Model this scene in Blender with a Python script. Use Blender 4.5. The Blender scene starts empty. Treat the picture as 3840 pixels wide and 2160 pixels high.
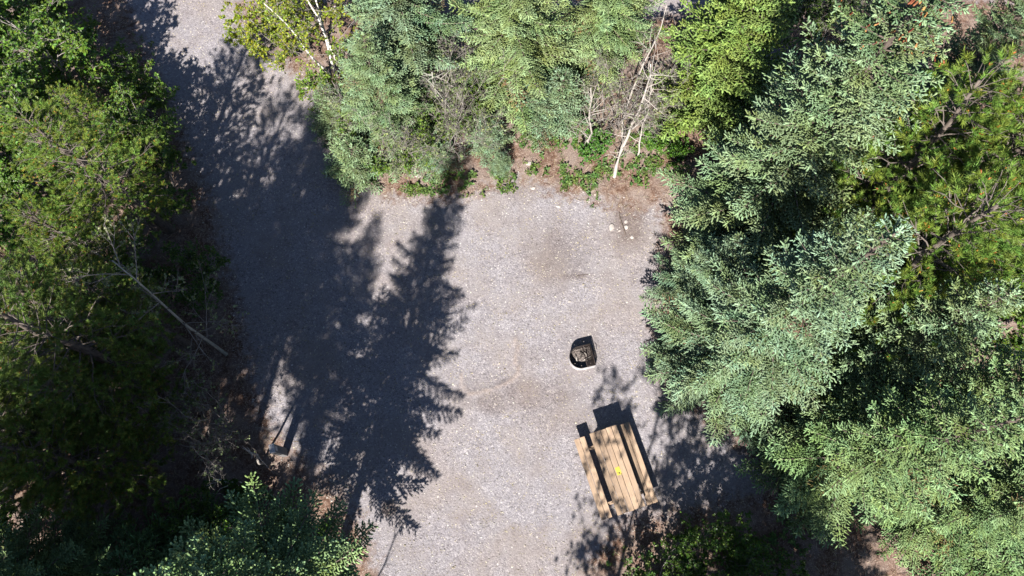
import bpy, bmesh, math, random
import numpy as np
from mathutils import Vector, Matrix
sc = bpy.context.scene
col = sc.collection

# ------------------------------------------------------------------ camera, sky, sun, exposure
CAM_H = 21.0; FPX = 2956.0; TILT = math.atan(880 / FPX)
cd = bpy.data.cameras.new('camera'); cam = bpy.data.objects.new('camera', cd); col.objects.link(cam)
cam.location = (0, 0, CAM_H); cam.rotation_euler = (TILT, 0, 0)
cd.sensor_width = 36; cd.lens = 36 * FPX / 3840; cd.clip_end = 2000; cd.clip_start = .1
sc.camera = cam
SUN_EL = math.radians(45.5); SUN_AZ = math.radians(14)      # shadows fall towards (sin az, cos az)
w = bpy.data.worlds.new('World'); sc.world = w; w.use_nodes = True
nt = w.node_tree; bg = nt.nodes['Background']
sky = nt.nodes.new('ShaderNodeTexSky'); sky.sky_type = 'NISHITA'; sky.sun_disc = False
sky.sun_elevation = SUN_EL; sky.sun_rotation = math.pi + SUN_AZ
sky.altitude = 1500; sky.air_density = .6; sky.dust_density = .5; sky.ozone_density = .6
nt.links.new(sky.outputs[0], bg.inputs[0]); bg.inputs[1].default_value = .075
ld = bpy.data.lights.new('sun', 'SUN'); ld.energy = 5.0; ld.angle = math.radians(.53); ld.color = (1, .965, .90)
sun = bpy.data.objects.new('sun', ld); col.objects.link(sun); sun.location = (0, 0, 40)
sd = Vector((math.sin(SUN_AZ) * math.cos(SUN_EL), math.cos(SUN_AZ) * math.cos(SUN_EL), -math.sin(SUN_EL)))
sun.rotation_euler = sd.to_track_quat('-Z', 'Y').to_euler()
sc.view_settings.view_transform = 'Standard'; sc.view_settings.look = 'None'
sc.view_settings.gamma = 1; sc.view_settings.exposure = 1.6
sc.cycles.max_bounces = 4; sc.cycles.diffuse_bounces = 2; sc.cycles.transparent_max_bounces = 4
sc.cycles.transmission_bounces = 3; sc.cycles.glossy_bounces = 2

# ------------------------------------------------------------------ helpers
def P(u, v, z=0.0):
    """the point at height z that the photograph shows at pixel (u, v) of 3840 x 2160"""
    rx = (u - 1920) / FPX; ry = -(v - 1080) / FPX
    y = ry * math.cos(TILT) + math.sin(TILT); zz = ry * math.sin(TILT) - math.cos(TILT)
    k = (z - CAM_H) / zz
    return np.array([rx * k, y * k, z])

def nrm(a):
    a = np.asarray(a, float)
    return a / np.maximum(np.linalg.norm(a, axis=-1, keepdims=True), 1e-9)

def basis(D):
    D = nrm(D)
    ref = np.where(np.abs(D[:, 2:3]) > .9, np.array([[1., 0, 0]]), np.array([[0., 0, 1]]))
    X = nrm(np.cross(ref, D)); Y = np.cross(D, X)
    return D, X, Y

class Geo:
    def __init__(s): s.v = []; s.f = []; s.c = []; s.m = []; s.n = 0
    def add(s, V, F, C=None, mat=0):
        V = np.asarray(V, float).reshape(-1, 3); F = np.asarray(F, int).reshape(-1, 3)
        if C is None: C = np.full((len(V), 3), .5)
        s.v.append(V); s.f.append(F + s.n); s.c.append(np.asarray(C, float).reshape(-1, 3))
        s.m.append(np.full(len(F), mat)); s.n += len(V)
    def mesh(s, name, mats, smooth=False):
        me = bpy.data.meshes.new(name)
        V = np.concatenate(s.v); F = np.concatenate(s.f); C = np.concatenate(s.c); M = np.concatenate(s.m)
        me.vertices.add(len(V)); me.vertices.foreach_set('co', V.astype(np.float32).ravel())
        me.loops.add(F.size); me.loops.foreach_set('vertex_index', F.astype(np.int32).ravel())
        me.polygons.add(len(F)); me.polygons.foreach_set('loop_start', np.arange(0, F.size, 3, dtype=np.int32))
        me.polygons.foreach_set('material_index', M.astype(np.int32))
        me.polygons.foreach_set('use_smooth', np.full(len(F), smooth))
        at = me.attributes.new('tint', 'FLOAT_COLOR', 'POINT')
        at.data.foreach_set('color', np.hstack([C, np.ones((len(C), 1))]).astype(np.float32).ravel())
        for m in mats: me.materials.append(m)
        me.update(calc_edges=True); me.validate()
        return me

def spindles(g, B, D, L, R, C, mat=0):
    """small tapered needle-covered shoots"""
    n = len(B)
    if not n: return
    D, X, Y = basis(D); L = np.asarray(L)[:, None]; R = np.asarray(R)[:, None]
    vs = []
    for fr, rr in ((0., .75), (.68, .95)):
        for k in range(3):
            a = k * 2.0944 + fr
            vs.append(B + D * L * fr + (X * math.cos(a) + Y * math.sin(a)) * R * rr)
    vs.append(B + D * L)
    V = np.stack(vs, 1)                                   # n,7,3
    base = np.array([[0, 1, 4], [0, 4, 3], [1, 2, 5], [1, 5, 4], [2, 0, 3], [2, 3, 5], [3, 4, 6], [4, 5, 6], [5, 3, 6]])
    F = base[None] + (np.arange(n) * 7)[:, None, None]
    g.add(V, F, np.repeat(C, 7, 0), mat)

def needles(g, B, D, L, W, C, mat=0):
    n = len(B); D, X, Y = basis(D)
    a = np.random.default_rng(n).uniform(0, 6.28, n)[:, None]
    S = X * np.cos(a) + Y * np.sin(a)
    V = np.stack([B - S * W[:, None], B + S * W[:, None], B + D * L[:, None]], 1)
    g.add(V, np.arange(n * 3).reshape(-1, 3), np.repeat(C, 3, 0), mat)

def leaves(g, B, D, N, L, W, C, mat=0):
    """folded leaf blades: base, left edge, tip, right edge"""
    n = len(B)
    if not n: return
    D = nrm(D); S = nrm(np.cross(N, D)); N = np.cross(D, S)
    L = np.asarray(L)[:, None]; W = np.asarray(W)[:, None]
    m = B + D * L * .45
    V = np.stack([B, m + S * W + N * W * .35, B + D * L - N * L * .08, m - S * W + N * W * .35], 1)
    F = np.array([[0, 1, 2], [0, 2, 3]])[None] + (np.arange(n) * 4)[:, None, None]
    g.add(V, F, np.repeat(C, 4, 0), mat)

def tube(g, pts, rad, k=5, C=None, mat=0):
    pts = np.asarray(pts, float); n = len(pts)
    T = np.gradient(pts, axis=0); _, X, Y = basis(T)
    a = np.arange(k) * 2 * math.pi / k
    V = pts[:, None] + (X[:, None] * np.cos(a)[None, :, None] + Y[:, None] * np.sin(a)[None, :, None]) * np.asarray(rad)[:, None, None]
    F = []
    for i in range(n - 1):
        for j in range(k):
            q = (j + 1) % k
            F += [[i * k + j, i * k + q, (i + 1) * k + q], [i * k + j, (i + 1) * k + q, (i + 1) * k + j]]
    for j in range(1, k - 1): F += [[(n - 1) * k, (n - 1) * k + j, (n - 1) * k + j + 1]]
    c = np.tile(np.array([[.5, .5, .5]] if C is None else [C]), (n * k, 1))
    g.add(V, F, c, mat)

def bent(a, b, rng, n=6, wob=.05):
    """a crooked line from a to b"""
    a = np.asarray(a, float); b = np.asarray(b, float); t = np.linspace(0, 1, n)[:, None]
    L = np.linalg.norm(b - a); off = rng.normal(0, wob * L, (n, 3)); off[0] = 0
    off = np.cumsum(off, 0) * .5; off -= off[-1] * t
    return a + (b - a) * t + off

def new_obj(name, me, parent=None, loc=None):
    o = bpy.data.objects.new(name, me); col.objects.link(o)
    if parent is not None: o.parent = parent
    if loc is not None: o.location = loc
    return o

def tag(o, label, cat, group=None):
    o['label'] = label; o['category'] = cat
    if group: o['group'] = group
    return o

def thing(name, label, cat, loc, rz=0, group=None):
    o = bpy.data.objects.new(name, None); col.objects.link(o); o.empty_display_size = .2
    o.location = loc; o.rotation_euler = (0, 0, rz)
    return tag(o, label, cat, group)

# ------------------------------------------------------------------ materials
def mat(name):
    m = bpy.data.materials.new(name); m.use_nodes = True
    t = m.node_tree; t.nodes.clear()
    out = t.nodes.new('ShaderNodeOutputMaterial'); b = t.nodes.new('ShaderNodeBsdfPrincipled')
    t.links.new(b.outputs[0], out.inputs[0]); b.inputs['Roughness'].default_value = .8
    b.inputs['Specular IOR Level'].default_value = .25
    return m, t, b, out
def N(t, typ, **kw):
    n = t.nodes.new(typ)
    for k, v in kw.items():
        if k in n.inputs.keys(): n.inputs[k].default_value = v
        else: setattr(n, k, v)
    return n
def L(t, a, b): t.links.new(a, b)
def ramp(t, fac, stops):
    r = t.nodes.new('ShaderNodeValToRGB'); e = r.color_ramp.elements
    while len(e) < len(stops): e.new(.5)
    for i, (p, c) in enumerate(stops): e[i].position = p; e[i].color = (*c, 1) if len(c) == 3 else c
    L(t, fac, r.inputs[0]); return r.outputs[0]
def mix(t, fac, a, b, mode='MIX'):
    m = t.nodes.new('ShaderNodeMix'); m.data_type = 'RGBA'; m.blend_type = mode
    for s, v in ((0, fac), (6, a), (7, b)):
        if isinstance(v, (int, float)): m.inputs[s].default_value = v
        elif isinstance(v, tuple): m.inputs[s].default_value = (*v, 1)
        else: L(t, v, m.inputs[s])
    return m.outputs[2]
def math_n(t, op, a, b=0.0, clamp=False):
    m = t.nodes.new('ShaderNodeMath'); m.operation = op; m.use_clamp = clamp
    for s, v in ((0, a), (1, b)):
        if isinstance(v, (int, float)): m.inputs[s].default_value = v
        else: L(t, v, m.inputs[s])
    return m.outputs[0]
def noise(t, co, scale, detail=3, rough=.55):
    n = N(t, 'ShaderNodeTexNoise', Scale=scale, Detail=detail, Roughness=rough)
    if co is not None: L(t, co, n.inputs['Vector'])
    return n
def bump(t, b, h, strength=.4, dist=.01):
    n = N(t, 'ShaderNodeBump', Strength=strength, Distance=dist); L(t, h, n.inputs['Height']); L(t, n.outputs[0], b.inputs['Normal'])

def leafy(name, dark, light, trans=.3, rough=.55, vary=.35, spec=.3):
    """foliage: colour runs from old to new growth by the tint attribute, tinted again per plant"""
    m, t, b, out = mat(name)
    at = N(t, 'ShaderNodeAttribute', attribute_name='tint'); sp = t.nodes.new('ShaderNodeSeparateColor'); L(t, at.outputs['Color'], sp.inputs[0])
    c = mix(t, sp.outputs[0], dark, light)
    hs = t.nodes.new('ShaderNodeHueSaturation'); L(t, c, hs.inputs['Color'])
    L(t, math_n(t, 'ADD', math_n(t, 'MULTIPLY', sp.outputs[1], 2 * vary), 1 - vary), hs.inputs['Value'])
    L(t, math_n(t, 'ADD', math_n(t, 'MULTIPLY', sp.outputs[2], .07), .465), hs.inputs['Hue'])
    oi = t.nodes.new('ShaderNodeObjectInfo')
    tcl = t.nodes.new('ShaderNodeTexCoord'); nz = noise(t, tcl.outputs['Object'], 1.7, 3, .6)
    c = mix(t, ramp(t, nz.outputs[0], [(.40, (0, 0, 0)), (.66, (1, 1, 1))]), hs.outputs[0], mix(t, 1.0, hs.outputs[0], (.88, .80, .52), 'MULTIPLY'))
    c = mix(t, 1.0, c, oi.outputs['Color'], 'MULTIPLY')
    L(t, c, b.inputs['Base Color']); b.inputs['Roughness'].default_value = rough; b.inputs['Specular IOR Level'].default_value = spec
    tr = t.nodes.new('ShaderNodeBsdfTranslucent'); L(t, c, tr.inputs[0])
    ms = t.nodes.new('ShaderNodeMixShader'); ms.inputs[0].default_value = trans
    L(t, b.outputs[0], ms.inputs[1]); L(t, tr.outputs[0], ms.inputs[2]); L(t, ms.outputs[0], out.inputs[0])
    return m

def barky(name, a, c, scale=18, stretch=.25, bmp=.5, spots=None):
    m, t, b, out = mat(name)
    tc = t.nodes.new('ShaderNodeTexCoord'); mp = N(t, 'ShaderNodeMapping'); mp.inputs['Scale'].default_value = (1, 1, stretch)
    L(t, tc.outputs['Object'], mp.inputs[0]); n = noise(t, mp.outputs[0], scale, 5, .65)
    cc = ramp(t, n.outputs[0], [(.3, a), (.7, c)])
    if spots:
        n2 = noise(t, mp.outputs[0], 9, 2); cc = mix(t, ramp(t, n2.outputs[0], [(.60, (0, 0, 0)), (.66, (1, 1, 1))]), cc, spots)
    L(t, cc, b.inputs['Base Color']); b.inputs['Roughness'].default_value = .9
    bump(t, b, n.outputs[0], bmp, .02); return m

M = {}
M['spruce'] = leafy('spruce_needles', (.05, .075, .028), (.215, .30, .195), .15, .6, .3, .2)
M['pine'] = leafy('pine_needles', (.055, .09, .02), (.165, .235, .055), .3, .5, .3, .3)
M['bud'] = leafy('pine_buds', (.22, .08, .025), (.32, .13, .04), .1, .6, .3)
M['cone'] = leafy('spruce_cones', (.20, .075, .04), (.30, .12, .065), .05, .6, .3)
M['leaf'] = leafy('broad_leaves', (.045, .085, .018), (.13, .20, .035), .38, .45, .35, .4)
M['leafpale'] = leafy('pale_leaves', (.10, .13, .06), (.22, .27, .13), .35, .45, .3, .4)
M['herb'] = leafy('herb_leaves', (.05, .09, .025), (.12, .20, .05), .35, .5, .35, .3)
M['bark'] = barky('spruce_bark', (.05, .037, .03), (.13, .10, .085))
M['pinebark'] = barky('pine_bark', (.045, .035, .03), (.15, .12, .10))
M['twig'] = barky('grey_twigs', (.11, .095, .085), (.27, .24, .22), 30)
M['pinetwig'] = barky('pine_twigs', (.06, .048, .04), (.15, .125, .11), 30)
M['aspen'] = barky('aspen_bark', (.19, .185, .16), (.31, .30, .26), 12, .4, .2, (.06, .05, .045))
M['birch'] = barky('birch_bark', (.50, .47, .42), (.66, .62, .56), 12, 3., .2, (.10, .08, .07))
M['dead'] = barky('weathered_wood', (.20, .175, .155), (.37, .335, .305), 22, .15)
M['redneedle'] = leafy('dead_needles', (.10, .055, .032), (.20, .125, .08), .1, .7, .3)

def ground_material():
    m, t, b, out = mat('gravel_and_litter')
    tc = t.nodes.new('ShaderNodeTexCoord'); co = tc.outputs['Object']
    at = N(t, 'ShaderNodeAttribute', attribute_name='tint'); sp = t.nodes.new('ShaderNodeSeparateColor'); L(t, at.outputs['Color'], sp.inputs[0])
    v1 = N(t, 'ShaderNodeTexVoronoi', Scale=21.0); L(t, co, v1.inputs['Vector'])
    v2 = N(t, 'ShaderNodeTexVoronoi', Scale=52.0); L(t, co, v2.inputs['Vector'])
    v3 = N(t, 'ShaderNodeTexVoronoi', Scale=11.0); L(t, co, v3.inputs['Vector'])
    def cellval(v):
        s = t.nodes.new('ShaderNodeSeparateColor'); L(t, v.outputs['Color'], s.inputs[0]); return s.outputs[0]
    g1 = ramp(t, cellval(v1), [(0, (0.089, 0.081, 0.087)), (.22, (0.168, 0.155, 0.166)), (.75, (0.205, 0.189, 0.201)), (.92, (0.239, 0.219, 0.231)), (1, (0.354, 0.327, 0.331))])
    g2 = ramp(t, cellval(v2), [(0, (0.080, 0.073, 0.078)), (.3, (0.168, 0.155, 0.166)), (.8, (0.217, 0.199, 0.212)), (1, (0.372, 0.345, 0.349))])
    gr = mix(t, .55, g1, g2)
    nb = noise(t, co, .42, 5, .62); nm = noise(t, co, 1.9, 5, .65); ns_ = noise(t, co, .8, 4, .6)
    # worn, finer ground: evens the stones out
    gr = mix(t, ramp(t, ns_.outputs[0], [(.46, (0, 0, 0)), (.60, (.62, .62, .62))]), gr, (0.188, 0.171, 0.174))
    gr = mix(t, ramp(t, nb.outputs[0], [(.44, (0, 0, 0)), (.60, (.9, .9, .9))]), gr, mix(t, 1.0, gr, (.98, .93, .875), 'MULTIPLY'))
    gr = mix(t, ramp(t, nm.outputs[0], [(.46, (0, 0, 0)), (.66, (.75, .75, .75))]), gr, mix(t, 1.0, gr, (.83, .805, .80), 'MULTIPLY'))
    # scattered white chips and dark organic specks
    gr = mix(t, ramp(t, cellval(v3), [(.962, (0, 0, 0)), (.972, (.8, .8, .8))]), gr, mix(t, ramp(t, v3.outputs['Distance'], [(.18, (1, 1, 1)), (.26, (0, 0, 0))]), gr, (0.425, 0.398, 0.375)))
    nd = noise(t, co, 14, 3, .7)
    gr = mix(t, ramp(t, nd.outputs[0], [(.60, (0, 0, 0)), (.70, (.8, .8, .8))]), gr, (0.066, 0.055, 0.052))
    # stains: blue channel of the paint
    gr = mix(t, sp.outputs[2], gr, mix(t, 1.0, gr, (.64, .58, .54), 'MULTIPLY'))
    gr = mix(t, sp.outputs[1], gr, mix(t, 1.0, gr, (1.22, 1.13, 1.0), 'MULTIPLY'))
    # forest litter
    n1 = noise(t, co, 9, 5, .7); n2 = noise(t, co, 28, 3, .7); n3 = noise(t, co, 1.4, 3)
    li = ramp(t, n1.outputs[0], [(.3, (.035, .02, .014)), (.46, (.10, .055, .038)), (.58, (.16, .105, .078)), (.72, (.27, .20, .165))])
    li = mix(t, ramp(t, n2.outputs[0], [(.4, (0, 0, 0)), (.7, (.6, .6, .6))]), li, (.06, .036, .026))
    li = mix(t, ramp(t, n3.outputs[0], [(.42, (0, 0, 0)), (.65, (.6, .6, .6))]), li, (.19, .155, .14))
    li = mix(t, ramp(t, cellval(v2), [(.88, (0, 0, 0)), (.93, (.6, .6, .6))]), li, (.30, .24, .20))
    ne = noise(t, co, 4.5, 4, .65)
    fac = math_n(t, 'ADD', sp.outputs[0], math_n(t, 'MULTIPLY', math_n(t, 'SUBTRACT', ne.outputs[0], .5), 1.0))
    fac = ramp(t, fac, [(.36, (0, 0, 0)), (.64, (1, 1, 1))])
    c = mix(t, fac, li, gr)
    L(t, c, b.inputs['Base Color']); b.inputs['Roughness'].default_value = .92; b.inputs['Specular IOR Level'].default_value = .15
    h = math_n(t, 'ADD', math_n(t, 'MULTIPLY', v1.outputs['Distance'], -.8), math_n(t, 'ADD', math_n(t, 'MULTIPLY', v2.outputs['Distance'], -.5), math_n(t, 'MULTIPLY', n1.outputs[0], .8)))
    bump(t, b, h, .55, .018)
    return m
M['ground'] = ground_material()

def wood_mat(name, a, c, scale=5):
    m, t, b, out = mat(name)
    tc = t.nodes.new('ShaderNodeTexCoord'); mp = N(t, 'ShaderNodeMapping'); mp.inputs['Scale'].default_value = (14, .7, 14)
    oi = t.nodes.new('ShaderNodeObjectInfo')
    ad = t.nodes.new('ShaderNodeVectorMath'); ad.operation = 'ADD'; L(t, tc.outputs['Object'], ad.inputs[0])
    cmb = t.nodes.new('ShaderNodeCombineXYZ'); L(t, math_n(t, 'MULTIPLY', oi.outputs['Random'], 9.), cmb.inputs[0]); L(t, cmb.outputs[0], ad.inputs[1])
    L(t, ad.outputs[0], mp.inputs[0]); n = noise(t, mp.outputs[0], scale, 6, .65)
    cc = ramp(t, n.outputs[0], [(.32, a), (.68, c)])
    n2 = noise(t, ad.outputs[0], 3.2, 4, .6)
    cc = mix(t, ramp(t, n2.outputs[0], [(.46, (0, 0, 0)), (.68, (.8, .8, .8))]), cc, mix(t, 1.0, cc, (.76, .77, .82), 'MULTIPLY'))
    hs = t.nodes.new('ShaderNodeHueSaturation'); L(t, cc, hs.inputs['Color'])
    L(t, math_n(t, 'ADD', math_n(t, 'MULTIPLY', oi.outputs['Random'], .34), .80), hs.inputs['Value'])
    L(t, hs.outputs[0], b.inputs['Base Color']); b.inputs['Roughness'].default_value = .72
    bump(t, b, n.outputs[0], .25, .004); return m
M['wood'] = wood_mat('stained_wood', (.235, .16, .105), (.32, .23, .16))
M['postwood'] = wood_mat('grey_post_wood', (.10, .095, .095), (.17, .16, .155))

def plain(name, c, rough=.6, metal=0., nscale=12, amt=.25, c2=None):
    m, t, b, out = mat(name)
    tc = t.nodes.new('ShaderNodeTexCoord'); n = noise(t, tc.outputs['Object'], nscale, 4, .6)
    c2 = c2 or tuple(x * .5 for x in c)
    L(t, ramp(t, n.outputs[0], [(.5 - amt, c2), (.5 + amt, c)]), b.inputs['Base Color'])
    b.inputs['Roughness'].default_value = rough; b.inputs['Metallic'].default_value = metal
    bump(t, b, n.outputs[0], .15, .004); return m
M['steel'] = plain('galvanised_steel', (.62, .60, .60), .45, .35, 9, .25, (.30, .28, .28))
M['soot'] = plain('sooty_steel', (.035, .028, .026), .7, .2, 14, .25, (.016, .013, .013))
M['rust'] = plain('rusty_grate', (.075, .055, .048), .7, .3, 30, .25, (.03, .022, .02))
M['ash'] = plain('ash', (.19, .16, .145), .95, 0, 26, .16, (.04, .033, .03))
M['char'] = plain('charred_wood', (.05, .042, .038), .9, 0, 30)
M['rock'] = plain('pale_rock', (.40, .36, .335), .9, 0, 9, .3, (.20, .175, .16))
M['pebble'] = leafy('pebbles', (.13, .12, .12), (.42, .39, .37), 0, .9, .2)
M['paint'] = plain('post_top_paint', (.62, .58, .57), .8, 0, 22, .2, (.40, .37, .36))
M['screw'] = plain('bolt_metal', (.20, .19, .18), .5, .6)
def card_mat():
    m, t, b, out = mat('yellow_card_print')
    tc = t.nodes.new('ShaderNodeTexCoord'); sx = t.nodes.new('ShaderNodeSeparateXYZ'); L(t, tc.outputs['Object'], sx.inputs[0])
    def blob(x, y, rx, ry):
        a = math_n(t, 'DIVIDE', math_n(t, 'SUBTRACT', sx.outputs[0], x), rx); c = math_n(t, 'DIVIDE', math_n(t, 'SUBTRACT', sx.outputs[1], y), ry)
        return math_n(t, 'LESS_THAN', math_n(t, 'ADD', math_n(t, 'MULTIPLY', a, a), math_n(t, 'MULTIPLY', c, c)), 1.0)
    n = noise(t, tc.outputs['Object'], 25, 3)
    c = ramp(t, n.outputs[0], [(.3, (.30, .25, .04)), (.7, (.40, .335, .06))])
    c = mix(t, blob(.004, -.050, .017, .024), c, (.03, .03, .02)); c = mix(t, blob(.042, -.082, .011, .013), c, (.04, .035, .02))
    c = mix(t, blob(-.040, -.030, .006, .008), c, (.10, .08, .03))
    L(t, c, b.inputs['Base Color']); b.inputs['Roughness'].default_value = .4; return m
M['card'] = card_mat()

# ------------------------------------------------------------------ ground: floor, pad and road cut from one sheet
def poly_sd(X, Y, poly):
    """signed distance to a polygon, positive inside"""
    d = np.full(X.shape, 1e9); ins = np.zeros(X.shape, bool); n = len(poly)
    for i in range(n):
        x0, y0 = poly[i]; x1, y1 = poly[(i + 1) % n]; ex, ey = x1 - x0, y1 - y0
        t_ = np.clip(((X - x0) * ex + (Y - y0) * ey) / (ex * ex + ey * ey + 1e-12), 0, 1)
        d = np.minimum(d, np.hypot(X - x0 - t_ * ex, Y - y0 - t_ * ey))
        c = ((y0 > Y) != (y1 > Y)) & (X < (x1 - x0) * (Y - y0) / ((y1 - y0) if y1 != y0 else 1e-9) + x0)
        ins ^= c
    return np.where(ins, d, -d)
def line_d(X, Y, pts):
    d = np.full(X.shape, 1e9)
    for (x0, y0), (x1, y1) in zip(pts[:-1], pts[1:]):
        ex, ey = x1 - x0, y1 - y0; t_ = np.clip(((X - x0) * ex + (Y - y0) * ey) / (ex * ex + ey * ey), 0, 1)
        d = np.minimum(d, np.hypot(X - x0 - t_ * ex, Y - y0 - t_ * ey))
    return d
def G(*pts): return [tuple(P(u, v)[:2]) for u, v in pts]
PAD = G((1400, 2160), (1345, 1990), (1250, 1830), (1120, 1740), (1000, 1620), (950, 1500), (905, 1300), (860, 1080), (800, 840), (730, 650), (650, 470), (560, 250), (480, 60), (430, -120), (900, -120), (900, 10), (960, 160), (1120, 270), (1200, 330), (1230, 460), (1310, 640), (1430, 720), (1600, 735), (1790, 720), (1930, 650), (2060, 700), (2200, 735), (2380, 770), (2500, 760), (2500, 1000), (2475, 1200), (2490, 1420), (2620, 1530), (2860, 1740), (2880, 1860), (2560, 1930), (2330, 1985), (2230, 2080), (2190, 2250), (2190, 2900), (1420, 2900))
SITE2 = G((2740, -60), (2780, 160), (2810, 330), (2890, 360), (2960, 250), (2990, 60), (3000, -60))
ROAD = [(-80, 15.5), (-16, 16.2), (-9, 15.4), (-5, 15.6), (0, 15.0), (2.4, 14.7), (5.2, 15.0), (9, 15.6), (20, 15.5), (80, 16), (80, 21), (-80, 21)]
BERM = G((1925, 1262), (1942, 1300), (1930, 1350), (1948, 1395), (1915, 1428), (1860, 1455), (1800, 1470), (1760, 1478), (1735, 1450), (1730, 1405))
rng = np.random.default_rng(7)
def vnoise(X, Y, f, seed):
    r = np.random.default_rng(seed); s = 0
    for _ in range(7):
        a = r.uniform(0, 6.28); ff = f * r.uniform(.6, 1.6); s = s + np.sin((X * math.cos(a) + Y * math.sin(a)) * ff + r.uniform(0, 6.28))
    return s / 7
def gz(X, Y):
    X = np.asarray(X, float); Y = np.asarray(Y, float)
    inn = np.clip(np.maximum(poly_sd(X, Y, PAD), poly_sd(X, Y, ROAD)) / .8 + .3, 0, 1)
    return (.07 * vnoise(X, Y, .5, 1) + .05 * vnoise(X, Y, 2.2, 2)) * (1 - .85 * inn) + (1 - inn) * .03
def build_ground():
    def axis(a, b, step, far):
        m = np.arange(a, b + 1e-6, step); e = []; d = step; x = 0
        while x < far: d *= 1.35; x += d; e.append(x)
        e = np.array(e); return np.concatenate([a - e[::-1], m, b + e])
    xs = axis(-17, 17, .085, 300); ys = axis(-4, 18, .085, 300)
    X, Y = np.meshgrid(xs, ys); sh = X.shape
    sp_ = poly_sd(X, Y, PAD); sr = np.maximum(poly_sd(X, Y, ROAD), poly_sd(X, Y, SITE2)); s = np.maximum(sp_, sr)
    Z = gz(X, Y)
    db = line_d(X, Y, BERM); Z = Z + .034 * np.exp(-(db / .05) ** 2) - .012 * np.exp(-((db - .11) / .05) ** 2)
    Z = Z + .006 * vnoise(X, Y, 9, 5)
    R = np.clip(.5 + (s - .12) / 1.7, 0, 1); Gc = np.exp(-(db / .038) ** 2) * .9
    B = np.zeros(sh)
    def stain(u, v, rx, ry, amt, hard):
        c = P(u, v); d = np.hypot((X - c[0]) / rx, (Y - c[1]) / ry) + .10 * vnoise(X, Y, 6 / max(rx, ry), int(u))
        return amt * np.clip((1 - d) / hard + .5, 0, 1)
    for a in ((1457, 1907, .215, .20, 1.0, .12), (2090, 950, .8, .9, .65, 1.0), (2010, 1480, 1.3, .45, .55, .8), (1850, 1510, .5, .35, .6, .5), (2150, 1035, .45, .12, .8, .8),
              (2360, 830, .5, .8, .9, .8), (1760, 1480, .5, .3, .3, .8), (2100, 1560, 1.2, .5, .25, 1.0), (1600, 2050, 1.5, .8, .12, 1.0), (2260, 1790, .35, .5, .25, .8), (2190, 1335, .62, .6, .4, .9), (2060, 1330, .9, .25, .25, .9), (1990, 700, 1.6, .35, .35, 1.0), (1810, 1420, .45, .22, .35, .5)):
        B = np.maximum(B, stain(*a))
    V = np.stack([X, Y, Z], -1).reshape(-1, 3); C = np.stack([R, Gc, B], -1).reshape(-1, 3)
    ny, nx = sh; I = np.arange(ny * nx).reshape(ny, nx)
    q = np.stack([I[:-1, :-1], I[:-1, 1:], I[1:, 1:], I[1:, :-1]], -1).reshape(-1, 4)
    cen = lambda A: (A[:-1, :-1] + A[1:, 1:]).reshape(-1) / 2
    isr = cen(sr) > 0; isp = (cen(sp_) > 0) & ~isr
    for name, mk in (('forest_floor', ~(isr | isp)), ('gravel_pad', isp), ('gravel_road', isr)):
        f = q[mk]; used = np.unique(f); rem = np.full(len(V), -1); rem[used] = np.arange(len(used)); f = rem[f]
        g = Geo(); g.add(V[used], np.concatenate([f[:, [0, 1, 2]], f[:, [0, 2, 3]]]), C[used])
        o = new_obj(name, g.mesh(name, [M['ground']], True)); o['kind'] = 'structure'
build_ground()

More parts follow.
